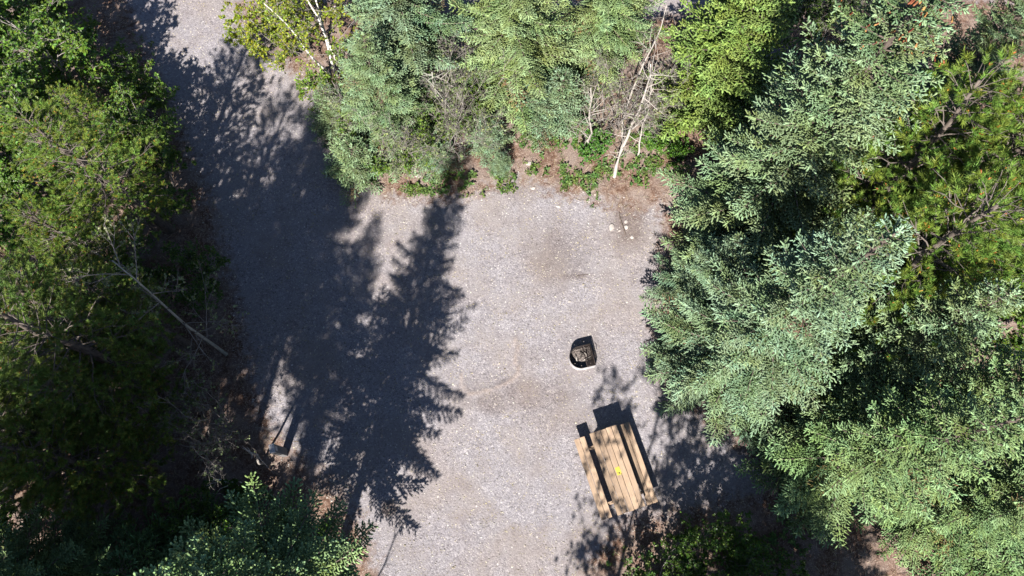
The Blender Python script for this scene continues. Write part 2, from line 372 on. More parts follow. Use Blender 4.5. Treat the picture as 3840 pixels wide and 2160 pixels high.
# ------------------------------------------------------------------ tree builders: each returns a dict of part meshes
def gen_spruce(h, r, seed, z0=.25, step=.40, fl=.085, fr=.0215, cones=0, power=.85, wild=.0, ragged=.62):
    rng = np.random.default_rng(seed); gt, gb, gf, gc = Geo(), Geo(), Geo(), Geo()
    top = np.array([rng.normal(0, .08), rng.normal(0, .08), h]); path = bent((0, 0, -.15), top, rng, 9, .006)
    tube(gt, path, np.linspace(.010 * h + .02, .012, 9), 8)
    ax = lambda z: np.array([np.interp(z, path[:, 2], path[:, 0]), np.interp(z, path[:, 2], path[:, 1]), z])
    z = z0; up = np.array([0, 0, 1.])
    while z < h - .12:
        t = (z - z0) / (h - z0); nb = int(rng.integers(6, 9)) if t < .75 else 5
        a0 = rng.uniform(0, 6.28); weak = rng.uniform(.8, 1.05)
        for k in range(nb):
            az = a0 + 6.283 * k / nb + rng.normal(0, .2)
            Lb = (r * (1 - t) ** power) * rng.uniform(ragged, 1.12) * weak + .14
            if t < .06: Lb *= .75
            pitch = -.12 + .75 * t + rng.normal(0, .09); sag = .18 * (1 - t) + .02
            hd = np.array([math.cos(az), math.sin(az), 0]); sd_ = np.array([-math.sin(az), math.cos(az), 0])
            def pos(s):
                s = np.asarray(s)[..., None]; f = s / Lb
                return ax(z) + hd * s * math.cos(pitch) + up * (s * math.sin(pitch) - sag * Lb * f ** 1.6 + .2 * Lb * f ** 3)
            ss = np.linspace(0, Lb * .97, 6); tube(gb, pos(ss), np.linspace(.008 + .011 * Lb, .004, 6), 4)
            st = np.arange(.14 * Lb + .05, Lb, .105); st = np.concatenate([st, st + .03]); sg = np.concatenate([np.ones(len(st) // 2), -np.ones(len(st) // 2)])
            st = np.minimum(st, Lb); bl = np.minimum((.34 * (Lb - st) + .10) * rng.uniform(.6, 1.15, len(st)), .5)
            p0 = pos(st); fw = nrm(pos(np.minimum(st + .02, Lb * 1.02)) - pos(st - .02))
            bd = nrm(fw * rng.uniform(.55, .8, (len(st), 1)) + sd_ * sg[:, None] * .75 + up * rng.normal(-.10, .12, (len(st), 1)))
            nf = np.maximum(2, (bl / (.034 - .006 * t)).astype(int)); sz_ = 1 - .33 * t; idx = np.repeat(np.arange(len(st)), nf); cnt = np.concatenate([np.arange(k_) for k_ in nf])
            u = (cnt + .6) / nf[idx]; alt = np.where(cnt % 2 == 0, 1., -1.)
            sag2 = -up * (u * u * bl[idx] * .12)[:, None]
            fb = p0[idx] + bd[idx] * (u * bl[idx])[:, None] + sag2
            cr = np.cross(bd[idx], up); nn = len(idx)
            fd = nrm(bd[idx] * .8 + cr * (alt * rng.uniform(.35, .75, nn))[:, None] + up * rng.uniform(-.15, .45, nn)[:, None])
            end = cnt == nf[idx] - 1; fd[end] = nrm(bd[idx][end] + up * .12)
            if wild: fd = nrm(fd + rng.normal(0, wild, (nn, 3)) + up * wild * .5)
            age = np.clip(.10 + .55 * u + .45 * (st[idx] / Lb) ** 2 + rng.normal(0, .12, nn) - .12, 0, 1)
            C = np.stack([age, rng.uniform(0, 1, nn) * .55 + rng.uniform(0, .45), np.full(nn, rng.uniform(0, 1))], 1)
            dm = 1 if rng.random() < .035 and t < .7 else 0
            if dm: kp = rng.random(nn) < .45; fb, fd, C, end = fb[kp], fd[kp], C[kp], end[kp]; nn = len(fb)
            spindles(gf, fb, fd, fl * sz_ * rng.uniform(.7, 1.3, nn) * np.where(end, 1.25, 1), fr * (.93 - .25 * t) * rng.uniform(.8, 1.2, nn) * (.55 if dm else 1), C, dm)
            na = max(3, int(Lb / .05)); sa = rng.uniform(.12, 1, na) * Lb; fa = nrm(hd * .7 + up * rng.uniform(.2, .7, (na, 1)) + sd_ * rng.normal(0, .45, (na, 1)))
            spindles(gf, pos(sa) + up * .006, fa, fl * sz_ * rng.uniform(.8, 1.3, na), fr * (.93 - .25 * t) * rng.uniform(.85, 1.2, na), np.stack([np.clip(sa / Lb * .7 + rng.normal(.1, .1, na), 0, 1), rng.uniform(.2, .9, na), rng.uniform(0, 1, na)], 1))
            # leading shoot of the branch
            lead = pos(np.array([Lb * .93, Lb * .96, Lb])); ld_ = nrm(hd + up * .2)
            spindles(gf, lead, np.tile(ld_, (3, 1)) + rng.normal(0, .25, (3, 3)), np.full(3, fl * 1.3 * sz_), np.full(3, fr * (1 - .25 * t)), np.tile([[1., .6, .5]], (3, 1)))
            if cones and t > 1 - cones and rng.random() < .8:
                nc = int(rng.integers(3, 9)); cp = pos(rng.uniform(.35, 1., nc) * Lb) + rng.normal(0, .05, (nc, 3)) - up * .02
                spindles(gc, cp, np.tile([[0, 0, -1.]], (nc, 1)) + hd * .4 + rng.normal(0, .25, (nc, 3)), rng.uniform(.07, .11, nc), np.full(nc, .019), np.stack([rng.uniform(0, 1, nc)] * 3, 1))
        z += rng.uniform(.75, 1.25) * step * (1 - .4 * t)
    k = 26; a = rng.uniform(0, 6.28, k); zz = rng.uniform(h - .3, h, k)
    spindles(gf, np.array([ax(q) for q in zz]), np.stack([np.cos(a), np.sin(a), np.full(k, 1.2)], 1), np.full(k, fl), np.full(k, fr), np.stack([np.ones(k), rng.uniform(.3, .9, k), rng.uniform(0, 1, k)], 1))
    d = {'trunk': gt.mesh('spruce_trunk', [M['bark']], True), 'branches': gb.mesh('spruce_branches', [M['bark']], True), 'crown': gf.mesh('spruce_crown', [M['spruce'], M['redneedle']], True)}
    if cones: d['cones'] = gc.mesh('spruce_cones', [M['cone']], True)
    return d

def gen_pine(h, r, seed, zc=.25, step=.42, nb=5, dens=1.0, lean=.05, prof=None, bud=.13, nlen=.078, cone=False, budcol=None):
    rng = np.random.default_rng(seed); gt, gb, gf, gu = Geo(), Geo(), Geo(), Geo(); up = np.array([0, 0, 1.])
    top = np.array([rng.normal(0, lean * h), rng.normal(0, lean * h), h]); path = bent((0, 0, -.15), top, rng, 9, .012)
    tube(gt, path, np.linspace(.016 * h + .02, .02, 9), 8)
    ax = lambda z: np.array([np.interp(z, path[:, 2], path[:, 0]), np.interp(z, path[:, 2], path[:, 1]), z])
    SB, SD = [], []; z = zc * h
    while z < h - .1:
        t = (z - zc * h) / (h * (1 - zc)); a0 = rng.uniform(0, 6.28)
        pr = prof(t) if prof else (min(1, .55 + 1.6 * t) * (1 - t) ** .6)
        for k in range(nb):
            az = a0 + 6.283 * k / nb + rng.normal(0, .3); Lb = r * pr * rng.uniform(.6, 1.15) + .15
            pitch = .1 + .6 * t + rng.normal(0, .12); hd = np.array([math.cos(az), math.sin(az), 0]); sd_ = np.array([-hd[1], hd[0], 0])
            b0 = ax(z); b1 = b0 + (hd * math.cos(pitch) + up * math.sin(pitch)) * Lb + up * .12 * Lb
            bp = bent(b0, b1, rng, 6, .05); tube(gb, bp, np.linspace(.007 + .010 * Lb, .004, 6), 4)
            ns = max(2, int(Lb / .17 * dens)); us = np.sort(rng.uniform(.25, 1, ns)); us[-1] = 1.
            for u in us:
                q = np.array([np.interp(u, np.linspace(0, 1, 6), bp[:, i]) for i in range(3)])
                ls = (.16 + .42 * Lb * (1.08 - u)) * rng.uniform(.6, 1.2); sgn = rng.choice([-1, 1])
                d2 = nrm(hd * rng.uniform(.4, 1) + sd_ * sgn * rng.uniform(.3, 1.1) * (u < .97) + up * rng.uniform(.0, .5))
                tp = bent(q, q + d2 * ls, rng, 3, .06); tube(gb, tp, [.007, .005, .004], 3)
                m = max(3, int(ls / .06 * dens)); w = rng.uniform(.3, 1, m); w[0] = 1
                bs = q + d2 * (w * ls)[:, None]; ds = nrm(d2 * .7 + up * rng.uniform(.4, 1.0, (m, 1)) + rng.normal(0, .4, (m, 3)))
                SB.append(bs); SD.append(ds)
        z += step * rng.uniform(.7, 1.3) * (1 - .35 * t)
    SB.append(ax(h)[None]); SD.append(np.array([[0, 0, 1.]]))
    B = np.concatenate(SB); D = nrm(np.concatenate(SD)); n = len(B); sl = rng.uniform(.09, .17, n)
    m = 30; idx = np.repeat(np.arange(n), m); f = np.tile(np.linspace(.15, 1, m), n)
    D_, X, Y = basis(D); a = rng.uniform(0, 6.28, n * m); sp_ = np.interp(f, [.15, .8, 1.], [1.3, .9, .35])
    nd = nrm(D_[idx] + (X[idx] * np.cos(a)[:, None] + Y[idx] * np.sin(a)[:, None]) * sp_[:, None])
    tone = np.repeat(rng.uniform(0, 1, n), m); hue = np.repeat(rng.uniform(0, 1, n), m)
    C = np.stack([np.clip(.25 + .6 * f + rng.normal(0, .1, n * m), 0, 1), .7 * tone + .3 * rng.uniform(0, 1, n * m), hue], 1)
    needles(gf, B[idx] + D_[idx] * (f * sl[idx])[:, None], nd, nlen * rng.uniform(.75, 1.2, n * m), np.full(n * m, .0062), C)
    bk = rng.random(n) < bud; nbk = bk.sum(); k3 = 2
    spindles(gu, np.repeat((B + D * sl[:, None] * .95)[bk], k3, 0), np.repeat(D[bk], k3, 0) + rng.normal(0, .45, (nbk * k3, 3)), rng.uniform(.03, .055, nbk * k3), np.full(nbk * k3, .011), rng.uniform(0, 1, (nbk * k3, 3)))
    return {'trunk': gt.mesh('pine_trunk', [M['pinebark']], True), 'branches': gb.mesh('pine_branches', [M['pinetwig']], True), 'crown': gf.mesh('pine_crown', [M['pine']]), 'buds': gu.mesh('pine_buds', [budcol or M['bud']])}

def gen_broad(stems, seed, spread=1.0, nprim=12, nsec=5, ntw=4, leaf=(.06, .024), nleaf=4, zc=.3, rad=.03, bark='twig', leafmat='leaf', pitch=.7, curl=.05, round_=False, droop=0., keep=1.0, name='shrub'):
    """stems: list of (base, tip) polylines; leafy or nearly bare woody plant"""
    rng = np.random.default_rng(seed); gt, gb, gf = Geo(), Geo(), Geo(); up = np.array([0, 0, 1.]); LB, LD = [], []
    for base, tip in stems:
        base = np.asarray(base, float); tip = np.asarray(tip, float); Lt = np.linalg.norm(tip - base)
        path = bent(base, tip, rng, 8, curl); tube(gt, path, np.linspace(rad, rad * .22, 8), 6)
        at_ = lambda u: np.array([np.interp(u, np.linspace(0, 1, 8), path[:, i]) for i in range(3)])
        axis = nrm(tip - base)
        for i in range(nprim):
            u = zc + (1 - zc) * (i + rng.uniform(0, 1)) / nprim; az = rng.uniform(0, 6.28) ; p = at_(u)
            _, X, Y = basis(axis[None]); side = X[0] * math.cos(az) + Y[0] * math.sin(az)
            d = nrm(side + axis * pitch * rng.uniform(.5, 1.4) + up * .15); Lp = spread * rng.uniform(.5, 1.1) * (1.15 - .6 * u)
            e = p + d * Lp + up * (-droop * Lp); e[2] = max(e[2], .06); bp = bent(p, e, rng, 5, curl * 1.6); tube(gb, bp, np.linspace(rad * .28, rad * .09, 5), 4)
            for j in range(nsec):
                w = rng.uniform(.25, 1); q = np.array([np.interp(w, np.linspace(0, 1, 5), bp[:, i_]) for i_ in range(3)])
                d2 = nrm(d + rng.normal(0, .75, 3) + up * .1); L2 = Lp * rng.uniform(.25, .55)
                e2 = q + d2 * L2 - up * droop * L2; e2[2] = max(e2[2], .05); sp2 = bent(q, e2, rng, 4, curl * 2); tube(gb, sp2, np.linspace(rad * .16, rad * .06, 4), 3)
                for k in range(ntw):
                    ww = rng.uniform(.2, 1); q2 = np.array([np.interp(ww, np.linspace(0, 1, 4), sp2[:, i_]) for i_ in range(3)])
                    d3 = nrm(d2 + rng.normal(0, .9, 3)); L3 = L2 * rng.uniform(.3, .6)
                    e3 = q2 + d3 * L3; e3[2] = max(e3[2], .04); tube(gb, np.stack([q2, (q2 + e3) / 2 + rng.normal(0, .02, 3), e3]), [rad * .06 + .001, rad * .05 + .001, .001], 3)
                    if rng.random() < keep and nleaf:
                        f = rng.uniform(.15, 1, nleaf)[:, None]; LB.append(q2 + (e3 - q2) * f); LD.append(np.tile(d3, (nleaf, 1)) + rng.normal(0, .8, (nleaf, 3)))
    d = {'trunk': gt.mesh(name + '_trunk', [M[bark]], True), 'branches': gb.mesh(name + '_branches', [M['twig']], True)}
    if LB:
        B = np.concatenate(LB); D = nrm(np.concatenate(LD) + [0, 0, -.25]); n = len(B)
        Nn = nrm(np.array([[0, 0, 1.]]) + rng.normal(0, .45, (n, 3)))
        s = rng.uniform(.7, 1.25, n); leaves(gf, B, D, Nn, leaf[0] * s, leaf[1] * s, np.stack([rng.uniform(0, 1, n), rng.uniform(0, 1, n), rng.uniform(0, 1, n)], 1))
        d['crown'] = gf.mesh(name + '_leaves', [M[leafmat]])
    return d

def plant(parts, name, label, cat, loc, rz=0, s=(1, 1, 1), tint=(1, 1, 1), tilt=(0, 0), group=None, skip=()):
    x, y = loc[0], loc[1]; z = float(gz(np.array([x]), np.array([y]))[0])
    o = thing(name, label, cat, (x, y, z), rz, group); o.scale = s if isinstance(s, tuple) else (s, s, s)
    o.rotation_euler = (tilt[0], tilt[1], rz)
    for k, me in parts.items():
        if k in skip: continue
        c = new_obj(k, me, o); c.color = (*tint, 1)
        if k in ('cones', 'buds'): c['kind'] = 'stuff'
    return o

# ------------------------------------------------------------------ spruces
SA = gen_spruce(10.5, 2.25, 11); SB_ = gen_spruce(9.5, 2.2, 23, step=.44); SC = gen_spruce(11.5, 2.3, 31, cones=.24)
SH = gen_spruce(12.0, 2.35, 37, z0=2.7, step=.42, ragged=.5, fr=.027, power=.98)
SH2 = gen_spruce(13.5, 2.0, 39, z0=7.6, step=.4, fr=.026)
SY = gen_spruce(2.6, .95, 41, z0=.1, step=.2, fl=.07, fr=.016)
def spruce(parts, h0, u, v, h, r_, label, rz, tint=(1, 1, 1), group='spruce trees around the clearing', **k):
    s = h / h0; return plant(parts, 'spruce_tree', label, 'tree', P(u, v), rz, (s * r_, s * r_, s), tint, group=group, **k)
BLUE = (1.0, 1.06, 1.08); GREEN = (.96, 1.06, .78); MID = (1.02, 1.06, .95); PALE = (1.3, 1.3, 1.02)
spruce(SA, 10.5, 2690, 1400, 10.5, 1.12, 'tall blue-green spruce whose low boughs reach towards the fire ring', .3, BLUE)
spruce(SC, 11.5, 2740, 920, 12.6, 1.12, 'tall spruce with red-brown cones at its top, in the upper right corner', 1.2, MID)
spruce(SB_, 9.5, 3010, 1740, 9.5, 1.1, 'green spruce at the lower right, its fringe hanging over red litter', 2.2, GREEN)
spruce(SA, 10.5, 3040, 1430, 8.8, 1.25, 'spruce behind the blue-green one, against the right edge', 4.0, MID)
spruce(SB_, 9.5, 3420, 1900, 9.0, 1.0, 'green spruce at the right edge near the bottom corner', .8, GREEN)
spruce(SC, 11.5, 3240, 1640, 10.0, 1.12, 'green spruce between the two lower right ones at the right edge', 3.3, GREEN, skip=('cones',))
spruce(SB_, 9.5, 1560, 330, 9.5, 1.05, 'blue-green spruce with dense boughs, left of the three at top centre', 5.0, BLUE)
spruce(SA, 10.5, 1930, 330, 10.5, .95, 'pale spruce with long hanging fronds, middle of the three at top centre', 2.6, PALE)
spruce(SC, 11.5, 2230, 240, 10.5, .95, 'pale green spruce beside the bare leaning stems at top centre', 4.4, PALE, skip=('cones',))
spruce(SA, 10.5, 3330, 560, 9.0, .9, 'spruce half hidden behind the coned spruce near the right edge', 1.9, MID)
spruce(SB_, 9.5, 2590, 1130, 5.0, 1.35, 'half-grown spruce between the coned spruce and the blue-green one', 3.6, BLUE)
spruce(SA, 10.5, 2860, 1140, 6.5, 1.2, 'half-grown spruce wedged behind the blue-green one, partly in its shade', 5.2, MID)
# just beyond the bottom edge, casting the long shadow
sh1 = P(1735, 690)[:2] - .983 * 11.8 * np.array([math.sin(SUN_AZ), math.cos(SUN_AZ)])
def spruce_w(parts, h0, x, y, h, r_, label, rz, tint=MID):
    s = h / h0; return plant(parts, 'spruce_tree', label, 'tree', (x, y), rz, (s * r_, s * r_, s), tint, group='spruce trees around the clearing')
o_ = spruce_w(SH, 12.0, sh1[0] - .48, sh1[1] + .2, 12.3, 1.0, 'dark spruce at the bottom edge whose pointed shadow crosses the pad', 1.0, GREEN)
o_.rotation_euler = (0, .062, 1.0)
sh2 = P(1475, 815)[:2] - .983 * 13.5 * np.array([math.sin(SUN_AZ), math.cos(SUN_AZ)])
spruce_w(SH2, 13.5, sh2[0] - .45, sh2[1], 13.5, .68, 'bare-trunked spruce below the bottom edge, left of the darkest one', 2.0, GREEN)
# young spruces
for u, v, sz, tl, lab in ((1330, 650, (1.1, 1.0, .9), (.1, -.12), 'young spruce at the lower left corner of the thicket, beside the drive'),
                     (1640, 620, (.8, .8, .5), (.12, .1), 'small young spruce above the white rocks at the thicket edge'), (1880, 640, (.45, .4, .42), (0, .1), 'tiny blue spruce alone on the gravel edge'),
                     (1820, 540, (.9, .8, .6), (.1, 0), 'young spruce under the pale hanging fronds'), (2010, 480, (1.05, .9, .9), (.1, .1), 'small spruce below the middle top spruce'), (1270, 490, (.9, .8, .75), (0, -.1), 'young spruce beside the drive under the pale birch'),
                     (2090, 430, (1.2, 1.1, .95), (.1, 0), 'young spruce left of the crooked pale stem'), (3600, 2090, (1.7, 1.5, 1.2), (0, 0), 'young spruce near the bottom right corner'), (3800, 2060, (1.7, 1.6, 1.3), (0, 0), 'young spruce in the bottom right corner'),
                     (2480, 1330, (.55, .5, .45), (0, 0), 'low spruce seedling at the foot of the blue-green spruce'),
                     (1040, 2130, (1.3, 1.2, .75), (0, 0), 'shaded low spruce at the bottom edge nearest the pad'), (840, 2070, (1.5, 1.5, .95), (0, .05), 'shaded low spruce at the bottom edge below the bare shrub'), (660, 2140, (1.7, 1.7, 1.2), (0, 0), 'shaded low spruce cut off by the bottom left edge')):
    plant(SY, 'young_spruce', lab, 'tree', P(u, v), u * .37, sz, (.62, .78, .52) if v > 2000 else BLUE if u > 1500 else MID, tilt=tl, group='young spruces at the thicket edge')  # bottom-edge spruces get a darker tint: shade put into their colour
spruce(SB_, 9.5, 1480, 520, 5.2, 1.5, 'bushy half-grown spruce filling the lower thicket', 1.1, MID)

# ------------------------------------------------------------------ pines
PA = gen_pine(9.5, 1.9, 51, zc=.3); PB = gen_pine(6.5, 1.7, 63, zc=.15, step=.36, dens=1.15)
PD = gen_spruce(5.6, 1.85, 71, z0=.05, step=.27, fl=.075, fr=.030, power=.6, wild=.55)
def pine(parts, h0, loc, h, r_, label, rz, tint=(1, 1, 1)):
    s = h / h0; return plant(parts, 'pine_tree', label, 'tree', loc, rz, (s * r_, s * r_, s), tint, group='pine trees around the clearing')
pine(PD, 5.6, P(2650, 400), 6.0, 1.14, 'dense yellow-green pine, a smooth cone at the top right of centre', 0, (.98, 1.04, .46))
pine(PB, 6.5, P(3030, 1080), 9.0, .95, 'yellow-green pine with orange buds amid the right-hand spruces', .5, (1.12, 1.2, 1.0))
pine(PB, 6.5, P(3120, 1230), 9.2, .9, 'pine with orange buds at the right edge above the blue-green spruce', 2.1, (1.12, 1.2, 1.0))
pine(PB, 6.5, P(3140, 920), 9.4, .95, 'orange-budded pine at the right edge under the coned spruce', 3.9, (1.12, 1.2, 1.0))
pine(PB, 6.5, P(3330, 1040), 8.8, 1.0, 'low orange-budded pine cut off by the right edge', 1.9, (1.12, 1.2, 1.0))
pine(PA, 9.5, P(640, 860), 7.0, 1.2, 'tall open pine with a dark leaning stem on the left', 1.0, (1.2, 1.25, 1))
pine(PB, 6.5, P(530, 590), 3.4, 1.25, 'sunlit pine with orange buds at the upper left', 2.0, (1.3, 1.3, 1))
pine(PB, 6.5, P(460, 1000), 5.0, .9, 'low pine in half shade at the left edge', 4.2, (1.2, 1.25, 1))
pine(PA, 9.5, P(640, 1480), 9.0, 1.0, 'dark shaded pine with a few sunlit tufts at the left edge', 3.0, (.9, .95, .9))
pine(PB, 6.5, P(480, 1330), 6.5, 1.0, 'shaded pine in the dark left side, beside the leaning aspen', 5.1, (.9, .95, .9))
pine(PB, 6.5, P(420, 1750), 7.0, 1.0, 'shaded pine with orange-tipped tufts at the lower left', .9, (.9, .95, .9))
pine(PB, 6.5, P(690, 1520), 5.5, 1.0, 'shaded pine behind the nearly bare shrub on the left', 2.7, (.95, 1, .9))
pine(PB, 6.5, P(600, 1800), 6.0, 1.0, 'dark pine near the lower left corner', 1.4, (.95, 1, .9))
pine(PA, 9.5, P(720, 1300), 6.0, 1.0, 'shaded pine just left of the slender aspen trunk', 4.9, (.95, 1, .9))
# beyond the frame, shading the left side
for x, y, h, rz, lab in ((-11.4, -4.6, 12.0, .4, 'tall pine beyond the lower left edge that shades the dark pines'), (-12.9, -2.2, 10.5, 3.1, 'pine past the bottom left corner, dark against its neighbours'), (-14.6, 1.0, 9.5, 1.3, 'pine standing past the left edge beside the dark pines')):
    pine(PA, 9.5, (x, y), h, 1.15, lab, rz)
spruce_w(SH2, 13.5, -8.1, -3.0, 14.4, 1.05, 'high-crowned spruce beyond the bottom edge that shades the drive', 3.1, GREEN)
pine(PA, 9.5, (-9.8, -4.6), 13.0, 1.0, 'tallest pine below the lower left edge', 5.0)
spruce_w(SH2, 13.5, -8.9, -1.8, 15.0, .95, 'high-crowned spruce by the bottom left edge', 1.6, GREEN)
for k, (x, y, h, r_, rz, lab) in enumerate(((-10.5, -1.5, 11.0, 1.0, 4.6, 'spruce by the bottom left edge behind the bare shrub'), (-8.8, -4.6, 9.5, 1.0, 2.4, 'slim spruce far below the bottom edge left of the pad'), (-6.9, -4.4, 8.0, .95, 5.4, 'short spruce below the bottom edge left of the pad'))):
    spruce_w((SA, SB_, SC)[k % 3], (10.5, 9.5, 11.5)[k % 3], x, y, h, r_, lab, rz, GREEN)
for x, y, h, r_, rz, lab in ((5.0, -5.4, 10.5, 1.15, 1.0, 'spruce beyond the bottom edge shading the ground right of the table'), (7.0, -5.2, 9.0, 1.0, 3.0, 'spruce past the bottom edge that shades the dark bush'), (3.0, -6.4, 7.5, .9, 5.0, 'low spruce well below the bottom edge by the table')):
    spruce_w(SB_, 9.5, x, y, h, r_, lab, rz, GREEN)

# ------------------------------------------------------------------ broadleaf trees and shrubs
POP = gen_broad([((0, 0, -.1), (.3, .2, 5.2)), ((.2, -.1, -.1), (1.0, -.5, 4.2))], 81, spread=1.9, nprim=16, nsec=7, ntw=6, leaf=(.10, .03), nleaf=7, zc=.25, rad=.05, curl=.03, name='poplar')
plant(POP, 'poplar_tree', 'leafy green poplar in the upper left corner', 'tree', P(290, 400), .3, (1, 1, .7), (1.05, 1.2, .9))
plant(POP, 'poplar_tree', 'leafy poplar cut off by the top left corner', 'tree', P(120, 260), 4.0, (1.0, 1.0, .95), (1.0, 1.15, .85))
plant(POP, 'poplar_tree', 'leafy poplar at the left edge among pine tufts', 'tree', P(210, 560), 5.5, (1, 1, .85), (1.0, 1.15, .85))
plant(POP, 'poplar_tree', 'smaller leafy poplar overhanging the left side of the drive', 'tree', P(610, 620), 2.0, (.7, .7, .5), (1.05, 1.2, .9))
ASP = gen_broad([((0, 0, -.1), (.35, .25, 6.8))], 91, spread=1.9, nprim=13, nsec=5, ntw=4, leaf=(.06, .028), nleaf=3, zc=.22, rad=.05, bark='aspen', leafmat='leafpale', curl=.016, keep=.85, name='aspen')
plant(ASP, 'aspen_tree', 'slender aspen with a pale bare trunk in the dark left side', 'tree', P(850, 1330), .6)
plant(ASP, 'aspen_tree', 'aspen sapling with pale round leaves near the left edge', 'tree', P(560, 1060), 2.6, .6)
BIR = gen_broad([((0, 0, -.1), (-.5, .7, 6.0)), ((.25, -.1, -.1), (-.2, 1.4, 5.4)), ((-.2, .1, -.1), (-1.2, .1, 3.4))], 101, spread=1.6, nprim=12, nsec=6, ntw=5, leaf=(.06, .029), nleaf=7, zc=.12, rad=.04, bark='birch', leafmat='leaf', curl=.02, droop=.15, name='birch')
plant(BIR, 'birch_tree', 'white-stemmed birch with small yellow-green leaves at the top of the drive', 'tree', P(1265, 290), 0, 1.0, (2.1, 1.65, .8))
BIS = gen_broad([((0, 0, -.1), (-.7, -.3, 2.6)), ((.1, .1, -.1), (.5, .6, 2.9)), ((.1, -.1, -.1), (-.2, .9, 2.4)), ((-.1, 0, -.1), (-1.2, .6, 2.0))], 103, spread=1.0, nprim=9, nsec=6, ntw=5, leaf=(.06, .03), nleaf=6, zc=.2, rad=.022, leafmat='leaf', curl=.03, droop=.1, name='birch_shrub')
plant(BIS, 'birch_shrub', 'yellow-green leafy birch shrub overhanging the drive at the top', 'bush', P(1110, 210), .4, 1.0, (2.3, 1.75, .75))
SHD = gen_broad([((0, 0, -.1), (.3, .2, 7.0))], 107, spread=2.1, nprim=18, nsec=7, ntw=5, leaf=(.085, .035), nleaf=6, zc=.3, rad=.07, bark='aspen', curl=.02, name='aspen_shade')
plant(SHD, 'aspen_tree', 'leafy aspen beyond the bottom edge, dappling the picnic table', 'tree', (1.3, -6.4), .1, (1.25, 1.25, 1.45))
plant(SHD, 'aspen_tree', 'leafy aspen past the bottom edge right of the picnic table', 'tree', (4.3, -3.7), 2.2, (1, 1, .95))
plant(SHD, 'aspen_tree', 'aspen beyond the bottom edge over the dark bush', 'tree', (6.4, -3.9), 4.1, (1, 1, .9))

def shrub(seed, n, h, sp, **k):
    r = np.random.default_rng(seed); st = []
    for i in range(n):
        a = r.uniform(0, 6.28); b = np.array([math.cos(a), math.sin(a), 0]) * .12 * sp; st.append(((b[0], b[1], -.05), (b[0] + math.cos(a) * sp * r.uniform(.3, .9), b[1] + math.sin(a) * sp * r.uniform(.3, .9), h * r.uniform(.7, 1.1))))
    return gen_broad(st, seed, **k)
BARE = shrub(111, 7, 2.3, 1.1, spread=.8, nprim=9, nsec=5, ntw=4, nleaf=2, keep=.2, leaf=(.05, .024), rad=.018, curl=.04, leafmat='leafpale', name='bare_shrub')
BUSH = shrub(113, 9, 1.5, 1.0, spread=.75, nprim=8, nsec=5, ntw=4, nleaf=5, leaf=(.06, .024), rad=.014, curl=.04, name='bush')
LOW = shrub(117, 8, .75, .5, spread=.4, nprim=6, nsec=4, ntw=4, nleaf=5, leaf=(.05, .02), rad=.008, curl=.04, name='low_bush')
